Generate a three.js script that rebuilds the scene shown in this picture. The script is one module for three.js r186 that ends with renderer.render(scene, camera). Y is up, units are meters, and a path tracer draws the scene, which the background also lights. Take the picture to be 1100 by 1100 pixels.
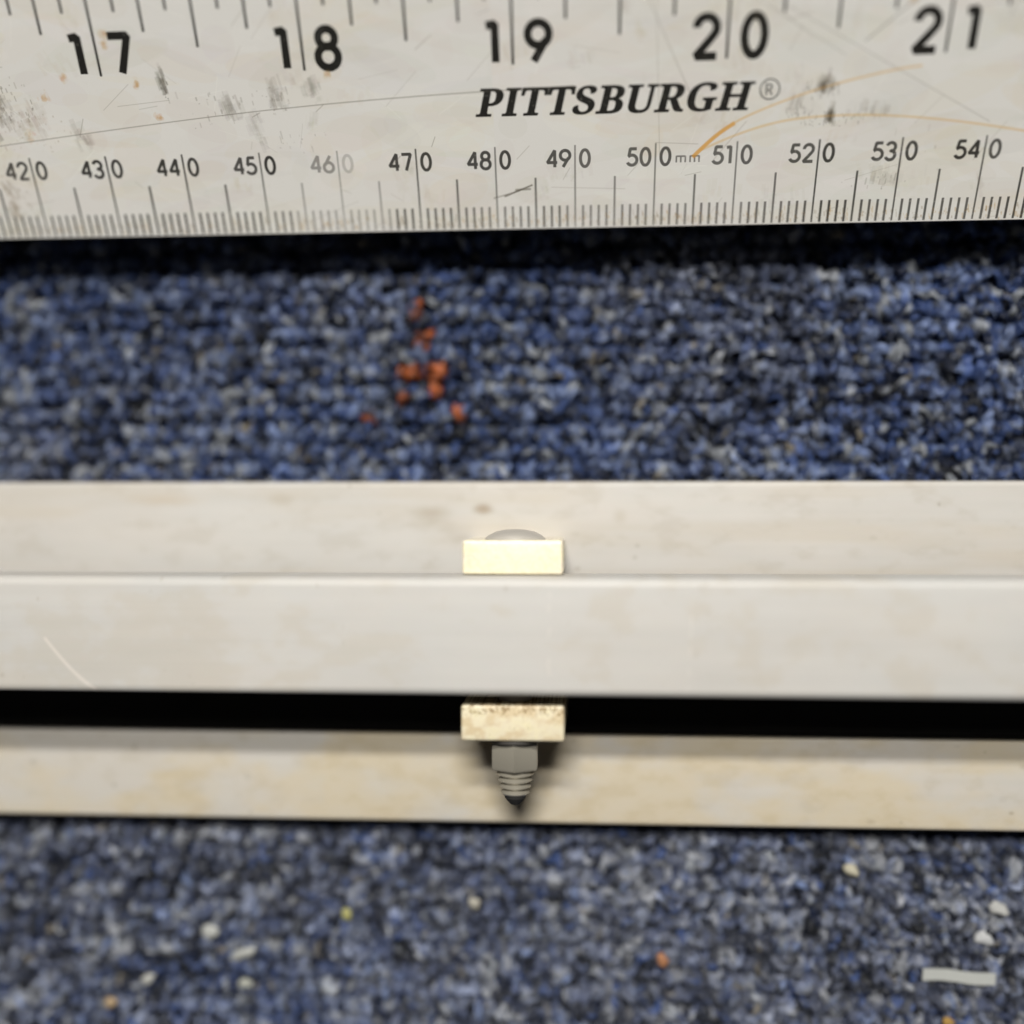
import * as THREE from 'three';
import { RoundedBoxGeometry } from 'three/addons/geometries/RoundedBoxGeometry.js';
import { mergeGeometries, toCreasedNormals } from 'three/addons/utils/BufferGeometryUtils.js';
import { RectAreaLightUniformsLib } from 'three/addons/lights/RectAreaLightUniformsLib.js';

// ---------- camera, lamps, exposure ----------
const MM = 0.001;                                    // everything below is measured in millimetres
RectAreaLightUniformsLib.init();
const scene = new THREE.Scene();
scene.background = new THREE.Color().setRGB(0.022, 0.022, 0.024);   // dim workshop beyond the lamps
const TILT = THREE.MathUtils.degToRad(3.5), DIST = 146;
const camera = new THREE.PerspectiveCamera(2 * THREE.MathUtils.radToDeg(Math.atan(550 / 1150)), 1, 0.005, 20);
camera.position.set(Math.sin(TILT) * DIST * MM, Math.cos(TILT) * DIST * MM, 0);
camera.up.set(0, 0, -1);
camera.lookAt(0, 0, 0);
camera.focus = 0.1338;
camera.userData.fStop = 3.0;
const renderer = new THREE.WebGLRenderer();
renderer.toneMapping = THREE.LinearToneMapping;
renderer.toneMappingExposure = 1.25;
renderer.shadowMap.enabled = true;

const lampWhite = new THREE.Color().setRGB(1, 0.975, 0.925);
// two parallel shop strip lights hanging behind the ruler: [height, z] in metres
const LAMPS = [
  { y: 1.5, z: -0.72, power: 88, label: 'white shop strip light hanging nearer overhead' },
  { y: 1.5, z: -1.0, power: 135, label: 'white shop strip light hanging farther behind the ruler' },
];

// ---------- helpers ----------
function rng(seed) { let s = seed >>> 0; return () => { s = (s + 0x6d2b79f5) | 0; let t = Math.imul(s ^ (s >>> 15), 1 | s); t = (t + Math.imul(t ^ (t >>> 7), 61 | t)) ^ t; return ((t ^ (t >>> 14)) >>> 0) / 4294967296; }; }
function hash(x, y, s) { let h = Math.imul(x, 374761393) ^ Math.imul(y, 668265263) ^ Math.imul(s, 2147483647 ^ 0x5bd1e995); h = Math.imul(h ^ (h >>> 13), 1274126177); return ((h ^ (h >>> 16)) >>> 0) / 4294967296; }
function vnoise(x, y, s = 1) {
  const xi = Math.floor(x), yi = Math.floor(y), fx = x - xi, fy = y - yi, u = fx * fx * (3 - 2 * fx), v = fy * fy * (3 - 2 * fy);
  const a = hash(xi, yi, s), b = hash(xi + 1, yi, s), c = hash(xi, yi + 1, s), d = hash(xi + 1, yi + 1, s);
  return a + (b - a) * u + (c - a) * v + (a - b - c + d) * u * v;
}
const fbm = (x, y, s) => 0.5 * vnoise(x, y, s) + 0.27 * vnoise(x * 2.1, y * 2.1, s + 7) + 0.15 * vnoise(x * 4.3, y * 4.3, s + 13) + 0.08 * vnoise(x * 8.7, y * 8.7, s + 19);
const sm = (a, b, x) => { const t = Math.min(1, Math.max(0, (x - a) / (b - a))); return t * t * (3 - 2 * t); };
const toMetres = g => g.scale(MM, MM, MM);
function part(name, geometry, material, parent) {
  const m = new THREE.Mesh(toMetres(geometry), material);
  m.name = name; m.castShadow = m.receiveShadow = true;
  (parent || scene).add(m);
  return m;
}
function tag(o, label, category, group) { o.userData.label = label; o.userData.category = category; if (group) o.userData.group = group; return o; }
function thing(name, label, category, group) { const g = new THREE.Group(); g.name = name; scene.add(g); return tag(g, label, category, group); }
const enc = v => Math.round(255 * Math.min(1, Math.max(0, v <= 0.0031308 ? v * 12.92 : 1.055 * v ** (1 / 2.4) - 0.055)));
// colour texture from a function of (x, z) in mm -> linear [r, g, b]
function colourMap(w, h, x0, x1, z0, z1, fn) {
  const d = new Uint8Array(w * h * 4);
  for (let j = 0; j < h; j++) for (let i = 0; i < w; i++) {
    const c = fn(x0 + (x1 - x0) * (i + 0.5) / w, z0 + (z1 - z0) * (j + 0.5) / h), k = (j * w + i) * 4;
    d[k] = enc(c[0]); d[k + 1] = enc(c[1]); d[k + 2] = enc(c[2]); d[k + 3] = 255;
  }
  const t = new THREE.DataTexture(d, w, h); t.colorSpace = THREE.SRGBColorSpace;
  t.magFilter = t.minFilter = THREE.LinearFilter; t.wrapS = t.wrapT = THREE.MirroredRepeatWrapping; t.needsUpdate = true;
  return t;
}
function greyMap(w, h, fn) {
  const d = new Uint8Array(w * h * 4);
  for (let j = 0; j < h; j++) for (let i = 0; i < w; i++) { const v = Math.round(255 * Math.min(1, Math.max(0, fn(i, j)))), k = (j * w + i) * 4; d[k] = d[k + 1] = d[k + 2] = v; d[k + 3] = 255; }
  const t = new THREE.DataTexture(d, w, h); t.magFilter = t.minFilter = THREE.LinearFilter; t.wrapS = t.wrapT = THREE.RepeatWrapping; t.needsUpdate = true;
  return t;
}
// planar uv from above: x over [x0, x1], z over [z0, z1]
function planUV(g, x0, x1, z0, z1) {
  const p = g.attributes.position, uv = new Float32Array(p.count * 2);
  for (let i = 0; i < p.count; i++) { uv[2 * i] = (p.getX(i) - x0) / (x1 - x0); uv[2 * i + 1] = (p.getZ(i) + 0.0 - z0) / (z1 - z0); }
  g.setAttribute('uv', new THREE.BufferAttribute(uv, 2));
  return g;
}
// extrude a closed (z, y) outline along x from xa to xb
function extrudeX(outline, xa, xb, bevel = 0.25) {
  const s = new THREE.Shape(outline.map(([z, y]) => new THREE.Vector2(-z, y)));
  const g = new THREE.ExtrudeGeometry(s, { depth: xb - xa, bevelEnabled: bevel > 0, bevelThickness: bevel, bevelSize: bevel, bevelOffset: -bevel, bevelSegments: 2, steps: 1 });
  g.translate(0, 0, xa).rotateY(Math.PI / 2);
  return toCreasedNormals(g, 0.6);
}
// outline with rounded corners: points [z, y, radius]
function rounded(pts, n = 6) {
  const out = [], N = pts.length;
  for (let i = 0; i < N; i++) {
    const p = pts[i], a = pts[(i + N - 1) % N], b = pts[(i + 1) % N], r = p[2] || 0;
    if (!r) { out.push([p[0], p[1]]); continue; }
    const la = Math.hypot(a[0] - p[0], a[1] - p[1]), lb = Math.hypot(b[0] - p[0], b[1] - p[1]);
    const A = [p[0] + (a[0] - p[0]) / la * r, p[1] + (a[1] - p[1]) / la * r], B = [p[0] + (b[0] - p[0]) / lb * r, p[1] + (b[1] - p[1]) / lb * r];
    for (let k = 0; k <= n; k++) { const t = k / n, q = (1 - t) * (1 - t), m = 2 * t * (1 - t), e = t * t; out.push([A[0] * q + p[0] * m + B[0] * e, A[1] * q + p[1] * m + B[1] * e]); }
  }
  return out;
}

// ---------- lamps ----------
LAMPS.forEach((L, i) => {
  const g = new THREE.Group(); g.name = i ? 'strip_light_001' : 'strip_light'; scene.add(g);
  tag(g, L.label, 'lamp', 'shop strip lights above the bench');
  g.position.set(0, L.y, L.z);
  g.lookAt(0, 0, 0);                                 // local +z points at the bench
  const housing = new THREE.MeshStandardMaterial({ color: new THREE.Color().setRGB(0.7, 0.7, 0.7), roughness: 0.5 });
  const glow = new THREE.MeshStandardMaterial({ color: 0xffffff, emissive: lampWhite, emissiveIntensity: 2, roughness: 0.6 });
  part('housing', new RoundedBoxGeometry(640, 120, 50, 2, 8).translate(0, 0, -40), housing, g);
  part('diffuser_light', new RoundedBoxGeometry(600, 90, 12, 2, 4).translate(0, 0, -8), glow, g);
  const light = new THREE.RectAreaLight(lampWhite, L.power, 0.6, 0.09);
  light.position.set(0, 0, 0.004); light.rotation.y = Math.PI;   // a rect light shines along its own -z
  light.castShadow = true;
  g.add(light);
});

// ---------- carpet ----------
const blob = (x, z, cx, cz, rx, rz) => Math.hypot((x - cx) / rx, (z - cz) / rz);
{
  const g = new THREE.PlaneGeometry(320, 300, 160, 150).rotateX(-Math.PI / 2), p = g.attributes.position;
  for (let i = 0; i < p.count; i++) p.setY(i, -2.6 + 0.5 * vnoise(p.getX(i) / 2, p.getZ(i) / 2, 3));
  g.computeVertexNormals();
  const m = part('carpet', g, new THREE.MeshStandardMaterial({ color: new THREE.Color().setRGB(0.012, 0.014, 0.022), roughness: 1 }));
  m.userData.kind = 'structure';
}
{
  const R = rng(11);
  // a bundle of fine looped fibres, about 2 mm long
  const strands = [];
  for (let k = 0; k < 9; k++) {
    const o = (R() - 0.5) * 0.75, hgt = (R() - 0.5) * 0.35, l = 0.65 + 0.5 * R(), bend = (R() - 0.5) * 0.8;
    const pts = [[-l, -1.5, o + bend], [-l * 0.8, -0.4, o * 1.2 + bend * 0.4], [-l * 0.3, -0.02, o], [l * 0.35, 0.0, o * 0.9 + (R() - 0.5) * 0.3], [l * 0.8, -0.4, o * 1.2 - bend * 0.3], [l, -1.5, o - bend * 0.6]]
      .map(([x, y, z]) => new THREE.Vector3(x + (R() - 0.5) * 0.3, y + hgt + (R() - 0.5) * 0.2, z));
    strands.push(new THREE.TubeGeometry(new THREE.CatmullRomCurve3(pts), 8, 0.05 + 0.03 * R(), 4, false));
  }
  const bundle = toMetres(mergeGeometries(strands));
  const fibre = new THREE.MeshPhysicalMaterial({ color: 0xffffff, roughness: 0.3, sheen: 0.3, sheenRoughness: 0.5, sheenColor: new THREE.Color(0.5, 0.55, 0.65) });
  const PAL = { navy: [0.012, 0.018, 0.045], blue: [0.05, 0.085, 0.22], pale: [0.16, 0.21, 0.36], slate: [0.06, 0.07, 0.1], black: [0.008, 0.009, 0.012], grey: [0.3, 0.32, 0.35], tan: [0.2, 0.175, 0.13], rust: [0.43, 0.115, 0.032], darkrust: [0.12, 0.035, 0.018] };
  const RUST = [[-13.1, -27.4, 0.9, 1.4], [-11.8, -23.4, 1.2, 1.5], [-11.3, -19.4, 2.3, 1.0], [-10.0, -16.9, 1.2, 1.2], [-15.0, -15.6, 1.1, 0.8], [-14.6, -19.2, 1.2, 0.9], [-7.6, -13.2, 1.0, 1.0], [-19.6, -13.0, 0.9, 0.8]];
  const places = [], tints = [], q = new THREE.Quaternion(), e = new THREE.Euler(), v = new THREE.Vector3(), sc = new THREE.Vector3();
  const rowPitch = 2.65, colPitch = 1.95;
  for (let r = 0, z = -146; z < 146; r++, z += rowPitch) for (let x = -156 + (r % 2) * colPitch * 0.5; x < 156; x += colPitch) {
    const wob = 0.9 * (vnoise(x / 14, r * 0.37, 21) - 0.5);
    const cx = x + (R() - 0.5) * 1.1, cz = z + wob + (R() - 0.5) * 0.8;
    if (cz > -2.2 && cz < 39.2) continue;            // pressed flat under the rail
    const lift = (vnoise(cx / 9, cz / 9, 31) - 0.5) * 0.7 + (R() - 0.5) * 0.5;
    const dusty = sm(0.3, 0.75, fbm(cx / 34, cz / 34, 41) + (cz > 0 ? 0.2 : -0.16) + (cx > 20 ? 0.07 : 0));
    const hue = vnoise(cx / 3.2, cz / 2.6, 51);
    const n = 9, tuft = R(), loft = 0.82 + 0.6 * R() * R();
    for (let k = 0; k < n; k++) {
      const a = R() * 6.283, rr = Math.sqrt(R()) * 1.12, px = cx + Math.cos(a) * rr, pz = cz + Math.sin(a) * rr * 0.85;
      v.set(px, 0.15 + lift - rr * rr * 1.05 - (R() < 0.15 ? 0.5 : 0), pz).multiplyScalar(MM);
      e.set((R() - 0.5) * 0.9, R() * 6.283, (R() - 0.5) * 0.9); q.setFromEuler(e);
      const s = 0.75 + 0.5 * R(); sc.set(s, s * (0.8 + 0.5 * R()), s);
      places.push(new THREE.Matrix4().compose(v, q, sc));
      const pick = R() * 0.42 + tuft * 0.42 + hue * 0.36;
      let c = pick < 0.26 ? 'black' : pick < 0.43 ? 'navy' : pick < 0.62 ? 'blue' : pick < 0.7 ? 'slate' : pick < 0.9 ? 'pale' : 'grey';
      if (R() < 0.05) c = 'grey'; else if (R() < 0.015) c = 'tan';
      let col = PAL[c].slice();
      if (R() < 0.9) { const g = (col[0] + col[1] * 1.2 + col[2]) / 3.1, d = dusty * (0.45 + 0.3 * R()); col = [col[0] + (g * 0.9 + 0.014 - col[0]) * d, col[1] + (g * 0.92 + 0.015 - col[1]) * d, col[2] + (g * 1.02 + 0.018 - col[2]) * d]; }
      for (const [bx, bz, rx, rz] of RUST) { const dd = blob(px, pz, bx, bz, rx, rz); if (dd < 1 + 0.3 * (R() - 0.5)) { col = PAL[R() < 0.6 ? 'rust' : 'darkrust'].slice(); break; } }
      const w = (0.75 + 0.5 * R()) * loft;
      tints.push(new THREE.Color().setRGB(col[0] * w, col[1] * w, col[2] * w));
    }
  }
  const pile = new THREE.InstancedMesh(bundle, fibre, places.length);
  places.forEach((m, i) => { pile.setMatrixAt(i, m); pile.setColorAt(i, tints[i]); });
  pile.name = 'carpet_pile'; pile.castShadow = pile.receiveShadow = true;
  pile.userData.kind = 'stuff';
  tag(pile, 'blue and grey looped carpet pile under the rail and ruler', 'carpet');
  scene.add(pile);
  console.log('fibre bundles', places.length);
}

// ---------- metal rail assembly ----------
const X0 = -130, X1 = 130;
const brush = greyMap(512, 512, (i, j) => 0.5 + 0.32 * (vnoise(i / 90, j / 1.3, 61) - 0.5) + 0.25 * (vnoise(i / 30, j / 2.1, 62) - 0.5));
brush.repeat.set(3, 6);
function metalColour(x, z, base, seed) {
  const streak = (vnoise(x / 38, z / 0.35, seed) - 0.5) * 0.035 + (vnoise(x / 16, z / 0.9, seed + 1) - 0.5) * 0.03, cloud = (fbm(x / 13, z / 5, seed + 2) - 0.5) * 0.1;
  const warm = (fbm(x / 17, z / 7, seed + 3) - 0.5) * 0.05;
  const k = 1 + streak + cloud;
  return [base[0] * (k + warm), base[1] * k, base[2] * (k - warm)];
}
const mixTo = (c, d, t) => { for (let i = 0; i < 3; i++) c[i] += (d[i] - c[i]) * t; return c; };
function specks(seed, n, x0, x1, z0, z1) { const R = rng(seed); return Array.from({ length: n }, () => [x0 + (x1 - x0) * R(), z0 + (z1 - z0) * R(), 0.15 + 0.5 * R() * R(), 0.15 + 0.4 * R(), R()]); }
const railSpecks = specks(71, 60, -90, 90, -4, 42);
const railMap = colourMap(2048, 512, -90, 90, -5, 42, (x, z) => {
  const c = metalColour(x, z, [0.465, 0.446, 0.416], 81);
  if (z > 27) {                                      // yellow-brown oxide film on the near lip, densest beside the bolt
    const n = fbm(x / 9, z / 4.5, 91), m = fbm(x / 2.6, z / 1.6, 92), near = Math.exp(-(((x - 6) / 28) ** 2));
    mixTo(c, [0.5, 0.405, 0.235], (0.12 + 0.5 * sm(0.3, 0.7, n + 0.25 * near - (x < -25 ? 0.16 : 0))) * (0.6 + 0.5 * m));
    mixTo(c, [0.26, 0.2, 0.11], 0.16 * sm(0.45, 0.85, m + 0.14 * Math.exp(-(((x - 2) / 13) ** 2))));
  } else {
    const m = fbm(x / 3.5, z / 1.8, 93), l = fbm(x / 22, z / 3, 94);
    mixTo(c, [0.42, 0.36, 0.27], 0.3 * sm(0.42, 0.75, l));
    mixTo(c, [0.3, 0.25, 0.18], 0.2 * sm(0.52, 0.8, m) + 0.3 * sm(0.35, 0.75, m) * Math.exp(-(((x - 0.5) / 10) ** 2) - (((z - 5.5) / 3) ** 2)));
    mixTo(c, [0.26, 0.2, 0.13], 0.75 * sm(1.4, 0.2, blob(x, z, -3.6, -0.4, 1.1 + m * 0.5, 0.8)));
    mixTo(c, [0.3, 0.25, 0.18], 0.5 * sm(1.5, 0.1, blob(x, z, -10.6, 0.2, 2.6, 0.7 + m)));
    mixTo(c, [0.42, 0.33, 0.22], 0.4 * sm(1.5, 0.1, blob(x, z, -47, -1.6, 5, 1.2 * m + 0.3)));
    mixTo(c, [0.36, 0.31, 0.24], 0.45 * sm(1.5, 0.1, blob(x, z, -31, -1.7, 1.6, 0.6 + m * 0.4)) + 0.4 * sm(1.5, 0.1, blob(x, z, 14.5, 0.6, 0.9, 1.0)));
  }
  for (const s of railSpecks) { const d = blob(x, z, s[0], s[1], s[2] * 1.6, s[3]); if (d < 1) mixTo(c, [0.2, 0.16, 0.11], 0.55 * (1 - d) * s[4] + 0.08); }
  return c;
});
const barSpecks = specks(72, 70, -90, 90, 7, 22);
const seg = (x, z, ax, az, bx, bz) => { const t = Math.min(1, Math.max(0, ((x - ax) * (bx - ax) + (z - az) * (bz - az)) / ((bx - ax) ** 2 + (bz - az) ** 2))); return Math.hypot(x - ax - t * (bx - ax), z - az - t * (bz - az)); };
const barMap = colourMap(2048, 256, -90, 90, 6.5, 23, (x, z) => {
  const c = metalColour(x, z, [0.49, 0.474, 0.447], 101);
  const n = fbm(x / 6, z / 4, 105);
  mixTo(c, [0.43, 0.38, 0.3], 0.3 * sm(0.5, 0.7, n));
  const bend = 0.5 * Math.sin((x + 55) * 0.5);
  mixTo(c, [0.72, 0.66, 0.6], 0.45 * sm(0.34, 0.05, seg(x, z, -55.3, 15.4 + bend, -49.2, 21.2 + bend)));
  mixTo(c, [0.7, 0.65, 0.6], 0.25 * sm(0.22, 0.04, Math.abs(x - 5.6 - 0.1 * Math.sin(z * 2))) * sm(0.42, 0.6, vnoise(z / 0.7, 3, 106)));
  mixTo(c, [0.7, 0.66, 0.6], 0.22 * sm(0.2, 0.04, Math.abs(x - 22.1 + (z - 14) * 0.05)) * sm(9, 12, z) * sm(0.3, 0.6, vnoise(z / 0.9, 5, 107)));
  for (const s of barSpecks) { const d = blob(x, z, s[0], s[1], s[2], s[3]); if (d < 1) mixTo(c, [0.28, 0.23, 0.17], 0.4 * (1 - d) * s[4]); }
  return c;
});
const railMetal = new THREE.MeshStandardMaterial({ map: railMap, roughness: 0.64, metalness: 0.12, bumpMap: brush, bumpScale: 0.000012 });
const barMetal = new THREE.MeshStandardMaterial({ map: barMap, roughness: 0.62, metalness: 0.12, bumpMap: brush, bumpScale: 0.00001 });

const assembly = thing('metal_rail_assembly', 'grey aluminium bar bolted over a wide rail lying on the blue carpet', 'metal rail');
// lower rail: a wide shallow channel with two flat lips and a slot between them
part('lower_rail', planUV(extrudeX(rounded([[-4.05, -1.2, 0.4], [-4.05, 4, 0.7], [9.4, 4, 0.3], [9.4, -0.4, 0], [29.6, -0.4, 0], [29.6, 4, 0.35], [41.35, 4, 0.7], [41.35, -1.2, 0.4]]), X0, X1), -90, 90, -5, 42), railMetal, assembly);
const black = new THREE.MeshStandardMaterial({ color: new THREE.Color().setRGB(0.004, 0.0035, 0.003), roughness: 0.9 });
part('slot_shade', extrudeX(rounded([[9.45, -0.35, 0], [9.45, 3.2, 0.2], [10.2, 3.2, 0.2], [10.2, 0.5, 0.2], [28.8, 0.5, 0.2], [28.8, 3.2, 0.2], [29.55, 3.2, 0.2], [29.55, -0.35, 0]], 3), X0 + 0.5, X1 - 0.5, 0), black, assembly).userData.label = 'added black sheet standing in for the deep shade in the slot below the bar';  // added sheet; the shade under the bar is put into its near-black colour
part('upper_bar', planUV(extrudeX(rounded([[7.67, 10.6, 1], [7.67, 20, 1.3], [21.75, 20, 1.1], [21.75, 10.6, 1]], 8), X0 + 2, X1 - 2), -90, 90, 6.5, 23), barMetal, assembly);

// spacer blocks on either side of the bar
const blockNoise = (x, z, dirt) => {
  const n = fbm(x / 1.7, z / 1.1, 121), f = fbm(x / 0.5, z / 0.4, 122);
  const c = [0.86 + 0.1 * (f - 0.5), 0.8 + 0.1 * (f - 0.5), 0.62 + 0.2 * (n - 0.5)];
  const g = vnoise(x / 0.16, z / 0.16, 123);
  mixTo(c, [0.66, 0.52, 0.3], dirt * (0.25 + 0.6 * sm(0.38, 0.7, n)));
  mixTo(c, [0.3, 0.2, 0.09], dirt * sm(0.62, 0.95, g * 0.5 + f * 0.45 + 0.3 * sm(25.2, 23.6, z)));
  return c;
};
const blockMap = colourMap(512, 256, -6, 8, 3, 8, (x, z) => blockNoise(x, z, 0.18));
const blockMap2 = colourMap(512, 256, -6, 8, 23, 28, (x, z) => blockNoise(x, z, 0.95).map(v => v * 0.9));
const bx = 1.1;
const blockGeo = (z0, z1, y0, y1, w) => toCreasedNormals(new RoundedBoxGeometry(w, y1 - y0, z1 - z0, 3, 0.35).translate(bx, (y0 + y1) / 2, (z0 + z1) / 2), 0.5);
part('spacer_block', planUV(blockGeo(3.4, 7.55, 4.02, 17, 12.2), -6, 8, 3, 8), new THREE.MeshStandardMaterial({ map: blockMap, roughness: 0.42, metalness: 0.1 }), assembly).userData.label = 'bright clean spacer block beside the bolt head';
part('spacer_block', planUV(blockGeo(23.25, 27.65, 0.55, 17, 12.5), -6, 8, 23, 28), new THREE.MeshStandardMaterial({ map: blockMap2, roughness: 0.42, metalness: 0.1 }), assembly).userData.label = 'stained yellow spacer block beside the nut';

// cross bolt: head, shank, thread; and the nut
const steel = new THREE.MeshStandardMaterial({ color: new THREE.Color().setRGB(0.5, 0.47, 0.42), roughness: 0.42, metalness: 0.25 });
const oldSteel = new THREE.MeshStandardMaterial({ color: new THREE.Color().setRGB(0.42, 0.39, 0.32), roughness: 0.4, metalness: 0.55 });
const AX = 12.9, cx = 1.2;
const shank = part('bolt', new THREE.CylinderGeometry(2.0, 2.0, 28.5, 24).rotateX(Math.PI / 2).translate(cx, AX, 17.9), steel, assembly);
part('bolt_head', toCreasedNormals(new THREE.LatheGeometry([[0, 1.25], [1.2, 1.2], [2.4, 0.95], [3.3, 0.5], [3.75, 0.12], [3.8, 0]].map(([r, y]) => new THREE.Vector2(r, y)).reverse(), 36).rotateX(-Math.PI / 2).translate(cx, AX, 3.38), 0.7), steel, shank);
{
  const prof = [], pitch = 0.78; let z = 0;          // ridged thread, tapering towards the end
  for (let k = 0; k < 4; k++, z += pitch) { const q = 2.3 - 0.17 * k; prof.push([q - 0.42, z], [q, z + pitch * 0.42], [q, z + pitch * 0.6]); }
  prof.push([1.35, z], [0, z]);
  part('thread', toCreasedNormals(new THREE.LatheGeometry(prof.map(([r, y]) => new THREE.Vector2(r, y)), 28).rotateX(Math.PI / 2).translate(cx, AX, 32.0), 0.35), oldSteel, shank);
  const tip = [[1.35, -0.05], [1.3, 0.3], [0.9, 0.8], [0.55, 1.15], [0, 1.25]];
  part('bolt_tip', toCreasedNormals(new THREE.LatheGeometry(tip.map(([r, y]) => new THREE.Vector2(r, y)), 28).rotateX(Math.PI / 2).translate(cx, AX, 32.0 + z), 0.5), new THREE.MeshStandardMaterial({ color: new THREE.Color().setRGB(0.012, 0.011, 0.01), roughness: 0.8 }), shank).userData.label = 'black pointed end of the bolt';  // near-black cone closing the thread
}
{
  const s = new THREE.Shape();
  for (let k = 0; k < 6; k++) { const a = Math.PI / 6 + k * Math.PI / 3; s[k ? 'lineTo' : 'moveTo'](3.2 * Math.cos(a), 3.2 * Math.sin(a)); }
  s.closePath();
  const g = new THREE.ExtrudeGeometry(s, { depth: 3.3, bevelEnabled: true, bevelThickness: 0.35, bevelSize: 0.3, bevelOffset: -0.3, bevelSegments: 2 }).translate(cx, AX, 28.15);
  part('nut', toCreasedNormals(g, 0.4), oldSteel, assembly);
  part('washer', new THREE.CylinderGeometry(3.7, 3.7, 0.5, 32).rotateX(Math.PI / 2).translate(cx, AX, 27.9), new THREE.MeshStandardMaterial({ color: new THREE.Color().setRGB(0.05, 0.045, 0.04), roughness: 0.6 }), assembly);
}

// ---------- ruler ----------
const RW = 31.75, U0 = 320, TILE = 80, PX = 25.6;
// single-stroke numerals in a box of height 1, y down from the top; each draws into a path
const NUM = {
  0: [0.62, c => c.ellipse(0.31, 0.5, 0.27, 0.5, 0, 0, 7)],
  1: [0.34, c => { c.moveTo(0.02, 0.06); c.lineTo(0.26, 0.02); c.lineTo(0.26, 1); }],
  2: [0.62, c => { c.arc(0.31, 0.27, 0.27, Math.PI * 1.0, Math.PI * 2.14); c.bezierCurveTo(0.5, 0.5, 0.2, 0.8, 0.04, 1); c.lineTo(0.6, 1); }],
  3: [0.6, c => { c.arc(0.27, 0.25, 0.25, Math.PI * 1.1, Math.PI * 2.5); c.arc(0.27, 0.74, 0.27, Math.PI * 1.5, Math.PI * 2.9); }],
  4: [0.62, c => { c.moveTo(0.47, 1); c.lineTo(0.47, 0); c.lineTo(0.02, 0.72); c.lineTo(0.62, 0.72); }],
  5: [0.6, c => { c.moveTo(0.55, 0.01); c.lineTo(0.16, 0.01); c.lineTo(0.08, 0.46); c.arc(0.27, 0.68, 0.3, Math.PI * 1.25, Math.PI * 2.85); }],
  6: [0.62, c => { c.moveTo(0.44, 0); c.lineTo(0.1, 0.56); c.moveTo(0.59, 0.7); c.arc(0.31, 0.7, 0.29, 0, 7); }],
  7: [0.6, c => { c.moveTo(0.0, 0.02); c.lineTo(0.56, 0.02); c.lineTo(0.24, 1); }],
  8: [0.62, c => { c.moveTo(0.53, 0.24); c.arc(0.31, 0.24, 0.23, 0, 7); c.moveTo(0.59, 0.73); c.arc(0.31, 0.73, 0.28, 0, 7); }],
  9: [0.62, c => { c.moveTo(0.6, 0.3); c.arc(0.31, 0.3, 0.29, 0, 7); c.moveTo(0.52, 0.45); c.lineTo(0.18, 1); }],
};
function numerals(c, text, u, v, h, weight, gap, right) {  // u: left end (or right end), v: foot of the figures
  const ws = [...text].map(ch => NUM[ch][0] * h), tot = ws.reduce((a, b) => a + b, 0) + gap * (text.length - 1);
  let x = right ? u - tot : u;
  [...text].forEach((ch, i) => {
    c.save(); c.translate(x, -v - h); c.scale(h, h); c.lineWidth = weight / h; c.beginPath(); NUM[ch][1](c); c.stroke(); c.restore();
    x += ws[i] + gap;
  });
}
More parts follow.
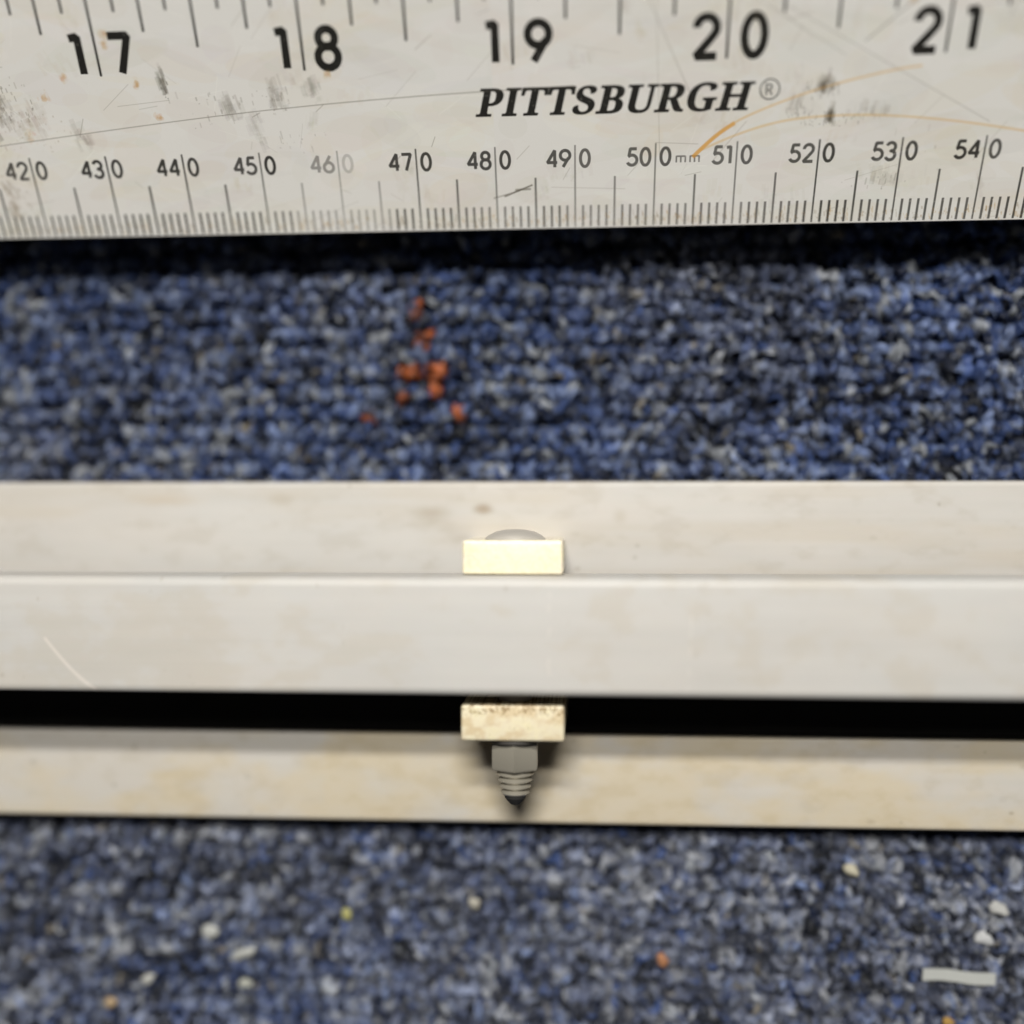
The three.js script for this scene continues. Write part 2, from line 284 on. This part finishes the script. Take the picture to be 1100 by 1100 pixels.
function rulerTile(k) {
  const ua = U0 + k * TILE, W = 2048, H = Math.round(RW * PX), cv = document.createElement('canvas'); cv.width = W; cv.height = H;
  const c = cv.getContext('2d');
  c.setTransform(PX, 0, 0, PX, -ua * PX, RW * PX);   // x: ruler millimetres, y: minus the distance from the lower edge
  c.fillStyle = '#e2e0db'; c.fillRect(ua - 1, -RW - 1, TILE + 2, RW + 2);
  const R = rng(900 + k);
  // handling marks: cloudy smears
  for (let i = 0; i < 260; i++) {
    const x = ua - 5 + R() * (TILE + 10), y = -R() * RW, w = 1 + R() * 7, h = 0.3 + R() * 2;
    c.fillStyle = R() < 0.45 ? `rgba(196,190,178,${0.03 + 0.07 * R()})` : R() < 0.6 ? `rgba(214,196,160,${0.03 + 0.07 * R()})` : `rgba(238,236,230,${0.05 + 0.1 * R()})`;
    c.beginPath(); c.ellipse(x, y, w, h, (R() - 0.5) * 0.9, 0, 7); c.fill();
  }
  c.lineCap = 'butt'; c.lineJoin = 'bevel';
  const line = (u0, v0, u1, v1, w, style) => { c.strokeStyle = style; c.lineWidth = w; c.beginPath(); c.moveTo(u0, -v0); c.lineTo(u1, -v1); c.stroke(); };
  const ink = a => `rgba(24,23,20,${a})`;
  // millimetre scale
  for (let m = Math.floor(ua / 10) * 10 - 10; m <= ua + TILE + 10; m++) {
    const worn = 0.62 + 0.3 * vnoise(m / 6, 1, 131), n10 = m % 10 === 0, n5 = m % 5 === 0;
    const faded = Math.abs(m - 460) < 7 ? 0.5 : Math.abs(m - 500) < 12 ? 0.8 : 1;
    line(m, 0.15, m, n10 ? 10.4 : n5 ? 6.5 : 2.9, n10 ? 0.22 : n5 ? 0.26 : 0.3, ink(Math.min(1, worn * faded * (m < 450 ? 0.95 : m < 505 ? 0.68 : 0.82))));
    if (n10) {
      c.strokeStyle = ink((0.66 + 0.2 * vnoise(m, 3, 133)) * faded);
      numerals(c, String(m / 10), m - 0.6, 7.75, 2.05, 0.38, 0.36, true);
      c.strokeStyle = ink((0.66 + 0.2 * vnoise(m, 4, 133)) * (m === 460 ? 0.25 : faded));
      numerals(c, '0', m + 0.6, 7.75, 2.05, 0.38, 0.3, false);
    }
  }
  c.strokeStyle = ink(0.5); c.lineWidth = 0.2;                     // worn "mm" after 500
  for (const u of [502.6, 504.3]) { c.beginPath(); for (const d of [0, 0.55, 1.1]) { c.moveTo(u + d, -8.0); c.lineTo(u + d, -8.8); } c.moveTo(u, -8.75); c.lineTo(u + 1.1, -8.75); c.stroke(); }
  // inch scale
  for (let n = 12; n <= 26; n++) for (let e = 0; e < 8; e++) {
    const u = (n + e / 8) * 25.4; if (u < ua - 15 || u > ua + TILE + 15) continue;
    line(u, e === 0 ? 20.0 : e === 4 ? 23.0 : e % 2 === 0 ? 24.9 : 27.2, u, RW - 0.3, 0.3, ink(0.88));
    if (e === 0) {
      c.strokeStyle = ink(0.95); const s = String(n);
      numerals(c, s[0], u - (s[0] === '2' ? 1.15 : 1.7), 20.3, 4.35, 0.92, 0, true);
      numerals(c, s[1], u + 1.75, 20.3, 4.35, 0.92, 0, false);
    }
  }
  // maker's name, slanted slab letters
  c.save(); c.translate(477.7, -14.1); c.transform(1, 0, -0.24, 1, 0, 0); c.scale(0.01, 0.01); c.fillStyle = ink(0.93);
  c.lineWidth = 9; c.strokeStyle = ink(0.9); c.font = 'bold 450px serif'; { const w = c.measureText('PITTSBURGH').width; c.scale(3330 / w, 1); } c.fillText('PITTSBURGH', 0, 0); c.strokeText('PITTSBURGH', 0, 0); c.restore();
  c.strokeStyle = ink(0.85); c.lineWidth = 0.14; c.beginPath(); c.arc(513.4, -16.4, 1.15, 0, 7); c.stroke();
  c.save(); c.translate(512.75, -15.75); c.scale(0.01, 0.01); c.fillStyle = ink(0.85); c.font = '180px sans-serif'; c.fillText('R', 0, 0); c.restore();
  // rub wear over the print: bare flecks
  for (let i = 0; i < 5200; i++) { c.fillStyle = `rgba(222,217,206,${0.15 + 0.45 * R()})`; c.fillRect(ua + R() * TILE, -R() * RW, 0.04 + 0.13 * R() * R(), 0.04 + 0.25 * R() * R()); }
  // scratches, scuffs and grime
  for (let i = 0; i < 46; i++) { const x = ua + R() * TILE, y = R() * RW, a = (R() - 0.35) * 2.2, l = 1 + 9 * R() * R(); line(x, y, x + Math.cos(a) * l, y + Math.sin(a) * l, 0.05 + 0.07 * R(), `rgba(120,112,98,${0.1 + 0.28 * R()})`); }
  for (let i = 0; i < 30; i++) { const x = ua + R() * TILE, y = R() * RW, a = (R() - 0.35) * 2.2, l = 1 + 7 * R(); line(x, y, x + Math.cos(a) * l, y + Math.sin(a) * l, 0.05 + 0.05 * R(), `rgba(250,248,242,${0.15 + 0.3 * R()})`); }
  const grime = (u, v, ru, rv, n, col, amax, slant = 0.15) => { for (let i = 0; i < n; i++) { const a = R() * 6.283, r = Math.sqrt(R()); const x = u + Math.cos(a) * r * ru, y = v + Math.sin(a) * r * rv, l = 0.1 + 1.0 * R() * R(); line(x, y, x - slant * l, y + l, 0.08 + 0.14 * R(), `rgba(${col},${amax * (0.3 + 0.7 * R())})`); } };
  grime(419, 17, 3.5, 3.6, 60, '70,58,42', 0.32); grime(421, 13.5, 6, 3, 40, '120,100,70', 0.25); grime(416, 5, 3, 4, 40, '90,70,40', 0.3);
  grime(444, 15.5, 5, 2.5, 26, '80,72,60', 0.26); grime(452, 16.5, 3.5, 2, 26, '80,72,60', 0.3); grime(455, 12, 4, 2, 18, '100,92,80', 0.22);
  grime(439.5, 18.5, 0.5, 1.8, 10, '50,45,38', 0.5, 0.2); grime(519.8, 16.0, 2.4, 1.2, 46, '70,62,50', 0.3, -0.1); grime(521, 12.6, 4.2, 0.9, 42, '60,52,40', 0.3, -0.1);
  grime(533, 9, 6, 3, 12, '120,110,95', 0.2, -0.1); grime(527, 5, 4, 1, 14, '100,92,80', 0.2, -0.1); grime(517, 13.6, 2, 0.9, 14, '90,84,72', 0.3);
  for (let i = 0; i < 260; i++) { const u = ua + R() * TILE; grime(u, 0.3 + R() * 1.1, 0.5, 0.4, 2, R() < 0.4 ? '170,120,50' : '110,92,64', 0.28); }   // brown grime lodged along the edge ticks
  for (const [u, v, r] of [[433.2, 24.7, 0.6], [432.9, 23.6, 0.5], [424, 17.6, 0.7], [460, 19.5, 0.4], [427, 20, 0.5], [436, 19.0, 0.5], [421, 13, 0.9], [438, 15, 0.6], [529, 26, 0.6]])
    for (let i = 0; i < 26; i++) { const a = R() * 6.283, q = r * (0.1 + 1.1 * R() * R() + 0.2 * R()); c.fillStyle = `rgba(${170 + 30 * R()},${120 + 30 * R()},${60 + 30 * R()},${0.03 + 0.08 * R()})`; c.beginPath(); c.ellipse(u + Math.cos(a) * q, -v + Math.sin(a) * q * 1.3, 0.1 + 0.22 * R(), 0.1 + 0.3 * R(), a, 0, 7); c.fill(); }
  // soft dirty smears built from many thin strokes
  const smear = (u, v, ru, rv, n, col, amax, slant) => { for (let i = 0; i < n; i++) { const a = R() * 6.283, q = Math.pow(R(), 0.8), x = u + Math.cos(a) * q * ru, y = v + Math.sin(a) * q * rv, l = 0.3 + 1.6 * R(); line(x, y, x - slant * l, y + l, 0.2 + 0.55 * R(), `rgba(${col},${0.62 * amax * (0.3 + 0.7 * R())})`); } };
  smear(418.2, 16, 1.6, 2.4, 60, '66,54,40', 0.16, 0.35); smear(416.5, 13.5, 0.8, 2.0, 30, '60,48,34', 0.2, 0.4); smear(421.5, 14.5, 2.6, 2.4, 60, '110,88,58', 0.1, 0.3);
  smear(416.6, 4, 1.0, 3.4, 34, '90,66,36', 0.18, 0.3); smear(439.4, 18.6, 0.4, 1.6, 16, '60,54,44', 0.26, 0.2); smear(447.5, 15.2, 1.4, 1.2, 36, '84,76,64', 0.14, 0.25);
  smear(453.5, 16.6, 1.2, 1.6, 36, '80,72,60', 0.16, 0.2); smear(458, 17.4, 1.4, 1.6, 30, '90,82,70', 0.14, 0.2); smear(450.5, 12.4, 1.0, 2.4, 30, '100,94,84', 0.12, 0.25);
  smear(428, 12, 1.2, 1.6, 22, '84,74,60', 0.14, 0.3); smear(519.9, 16.2, 1.1, 0.8, 44, '60,52,40', 0.18, -0.1); smear(520.8, 12.6, 0.6, 0.7, 26, '60,50,36', 0.24, -0.1);
  smear(517, 14, 1.8, 1.2, 26, '96,90,80', 0.12, -0.2); smear(525.5, 13.1, 2.6, 0.7, 26, '90,80,66', 0.14, -0.1); smear(529, 4.8, 2.4, 0.8, 24, '110,102,90', 0.13, -0.1); smear(512, 26, 8, 3, 30, '130,122,110', 0.06, -0.4);
  for (let i = 0; i < 26; i++) smear(ua + R() * TILE, R() * RW, 1 + 2.5 * R(), 0.6 + 1.4 * R(), 16, R() < 0.5 ? '150,138,118' : '176,156,120', 0.09, (R() - 0.4) * 0.8);
  line(481, 4.2, 484.6, 5.6, 0.2, 'rgba(60,52,40,.55)'); line(479.6, 4.0, 483, 4.9, 0.14, 'rgba(60,52,40,.4)'); line(482.4, 5.0, 484.4, 5.1, 0.25, 'rgba(60,52,40,.4)');
  line(512, 27, 540, 12, 0.08, 'rgba(110,105,95,.4)'); line(505, 30, 522, 20, 0.07, 'rgba(110,105,95,.35)'); line(524, 21.5, 533, 29, 0.14, 'rgba(110,105,95,.5)'); line(497, 30, 504, 16, 0.1, 'rgba(130,122,110,.4)'); line(499.5, 27, 500.5, 9, 0.07, 'rgba(140,132,118,.4)');
  const arc = (pts, w, style) => { c.strokeStyle = style; c.lineWidth = w; c.beginPath(); c.moveTo(pts[0][0], -pts[0][1]); for (let i = 1; i < pts.length - 1; i++) c.quadraticCurveTo(pts[i][0], -pts[i][1], (pts[i][0] + pts[i + 1][0]) / 2, -(pts[i][1] + pts[i + 1][1]) / 2); c.lineTo(pts.at(-1)[0], -pts.at(-1)[1]); c.stroke(); };
  arc([[416, 11.9], [440, 14.6], [465, 16.5], [490, 17.4]], 0.12, 'rgba(110,104,94,.5)');                                        // long hairline scratch
  arc([[504.6, 8.6], [508, 12], [513, 14.3], [520, 16.6], [528, 18.3], [531, 18.6]], 0.28, 'rgba(216,156,74,.36)');               // orange crayon strokes
  arc([[504.6, 8.6], [507, 11], [509.5, 12.6]], 0.5, 'rgba(216,150,60,.6)');
  arc([[505.5, 9.4], [512, 12.4], [522, 13.4], [534, 12.6], [548, 10.2]], 0.3, 'rgba(216,164,90,.36)');
  const t = new THREE.CanvasTexture(cv); t.colorSpace = THREE.SRGBColorSpace; t.magFilter = t.minFilter = THREE.LinearFilter;
  return t;
}
{
  const ruler = thing('ruler', 'worn white metal ruler with black inch and millimetre marks', 'ruler');
  const u = new THREE.Vector3(0.99994, 0.0013, -0.0026).normalize(), v = new THREE.Vector3(-0.0029, 0.5146, -0.8574), n = new THREE.Vector3().crossVectors(u, v).normalize();
  v.crossVectors(n, u);
  ruler.matrixAutoUpdate = true;
  ruler.quaternion.setFromRotationMatrix(new THREE.Matrix4().makeBasis(u, v, n));
  ruler.position.set(-1.37, 6.99, -36.65).multiplyScalar(MM);
  const len = TILE * 4, us = U0 - 480;
  const plate = new THREE.MeshStandardMaterial({ color: new THREE.Color().setRGB(0.6, 0.58, 0.53), roughness: 0.45, metalness: 0.3 });
  part('blade', new RoundedBoxGeometry(len, RW, 1.1, 2, 0.15).translate(us + len / 2, RW / 2, -0.56), plate, ruler);
  for (let k = 0; k < 4; k++) {
    const face = new THREE.PlaneGeometry(TILE, RW - 0.2).translate(us + (k + 0.5) * TILE, RW / 2, 0.012);
    const m = new THREE.MeshStandardMaterial({ map: rulerTile(k), roughness: 0.4, metalness: 0.08 });
    part(k ? 'printed_face_00' + k : 'printed_face', face, m, ruler);
  }
}

// ---------- bits lying on the carpet ----------
function crumb(name, label, category, x, z, size, turn, rgb, seed, group) {
  const g = new THREE.IcosahedronGeometry(1, 3), p = g.attributes.position;
  for (let i = 0; i < p.count; i++) {
    const X = p.getX(i), Y = p.getY(i), Z = p.getZ(i), k = 0.8 + 0.45 * vnoise(X * 1.6 + 5 + seed, Y * 1.6 + Z * 2.1 + 9, seed);
    const w = (1 - 0.38 * X) * (0.85 + 0.4 * vnoise(X * 3 + 20, Z * 3 + 20, seed + 40));
    p.setXYZ(i, X * size[0] * k * 1.1, Y * size[1] * k, Z * size[2] * k * w + 0.2 * X * X * size[2]);
  }
  g.computeVertexNormals();
  const m = part(name, toCreasedNormals(g, 0.9), new THREE.MeshStandardMaterial({ color: new THREE.Color().setRGB(...rgb.map(v => v * 0.6)), roughness: 0.7 }));
  m.position.set(x * MM, 0.35 * MM, z * MM); m.rotation.set(0.1, turn, 0.15);
  return tag(m, label, category, group);
}
const LINT = 'small pale bits of debris on the carpet';
crumb('crumb', 'cream seed-shaped crumb near the rail edge at lower right', 'crumb', 45.5, 47.7, [1.0, 0.6, 0.75], -0.5, [0.62, 0.58, 0.44], 1, LINT);
crumb('crumb_001', 'orange-brown crumb on the carpet below the rail', 'crumb', 20.4, 60.4, [0.7, 0.5, 1.0], 0.2, [0.55, 0.25, 0.12], 2, LINT);
crumb('lint_speck', 'white round lint speck at lower left', 'lint', -41.7, 58.1, [1.2, 0.6, 0.9], 0.4, [0.6, 0.61, 0.58], 3, LINT);
crumb('lint_speck_001', 'long white lint speck beside the round one at lower left', 'lint', -37.2, 61.0, [1.8, 0.55, 0.7], 0.45, [0.55, 0.56, 0.53], 4, LINT);
crumb('lint_speck_002', 'thin pointed white lint speck at lower left', 'lint', -50.5, 64.8, [1.1, 0.5, 0.6], 0.75, [0.66, 0.66, 0.62], 5, LINT);
crumb('crumb_002', 'tan crumb in the lower left corner of the carpet', 'crumb', -55.8, 68.2, [0.85, 0.5, 0.75], 0.3, [0.55, 0.4, 0.24], 6, LINT);
crumb('crumb_003', 'yellow-green crumb on the carpet left of centre', 'crumb', -22.7, 55.2, [0.65, 0.45, 0.8], 0.2, [0.5, 0.48, 0.18], 7, LINT);
crumb('lint_speck_003', 'white lint speck at the right edge above the white strip', 'lint', 64.6, 52.5, [1.2, 0.55, 0.8], -0.3, [0.58, 0.58, 0.56], 8, LINT);
crumb('lint_speck_004', 'white lint speck just above the end of the white strip', 'lint', 62.7, 56.6, [1.2, 0.5, 0.8], -0.4, [0.6, 0.61, 0.62], 9, LINT);
crumb('crumb_004', 'pale cream crumb on the carpet under the bolt', 'crumb', -5.1, 53.3, [0.75, 0.5, 0.8], 0.6, [0.55, 0.52, 0.44], 10, LINT);
crumb('crumb_005', 'golden yellow crumb in the lower right corner', 'crumb', 58.1, 67.6, [0.7, 0.45, 0.5], 0.1, [0.55, 0.33, 0.08], 11, LINT);
crumb('lint_speck_005', 'pale greenish lint speck at the lower left edge of the carpet', 'lint', -36.8, 65.1, [1.0, 0.5, 0.7], 0.3, [0.5, 0.51, 0.45], 12, LINT);
{
  // flat white scrap, slightly bent
  const g = new THREE.BoxGeometry(9.4, 0.3, 1.5, 24, 1, 4), p = g.attributes.position;
  for (let i = 0; i < p.count; i++) { const x = p.getX(i); p.setY(i, p.getY(i) + 0.12 * Math.sin(x * 0.9) + 0.02 * x * x * 0.2); p.setZ(i, p.getZ(i) * (1 + 0.12 * vnoise(x * 0.8 + 9, 2, 141)) + 0.1 * Math.sin(x * 0.5)); }
  g.computeVertexNormals();
  const m = part('plastic_scrap', toCreasedNormals(g, 0.6), new THREE.MeshStandardMaterial({ color: new THREE.Color().setRGB(0.4, 0.41, 0.39), roughness: 0.5 }));
  m.position.set(59.2 * MM, 0.85 * MM, 61.4 * MM); m.rotation.set(0.15, -0.02, 0.03);
  tag(m, 'thin white plastic strip lying on the carpet at lower right', 'scrap');
}

renderer.render(scene, camera);
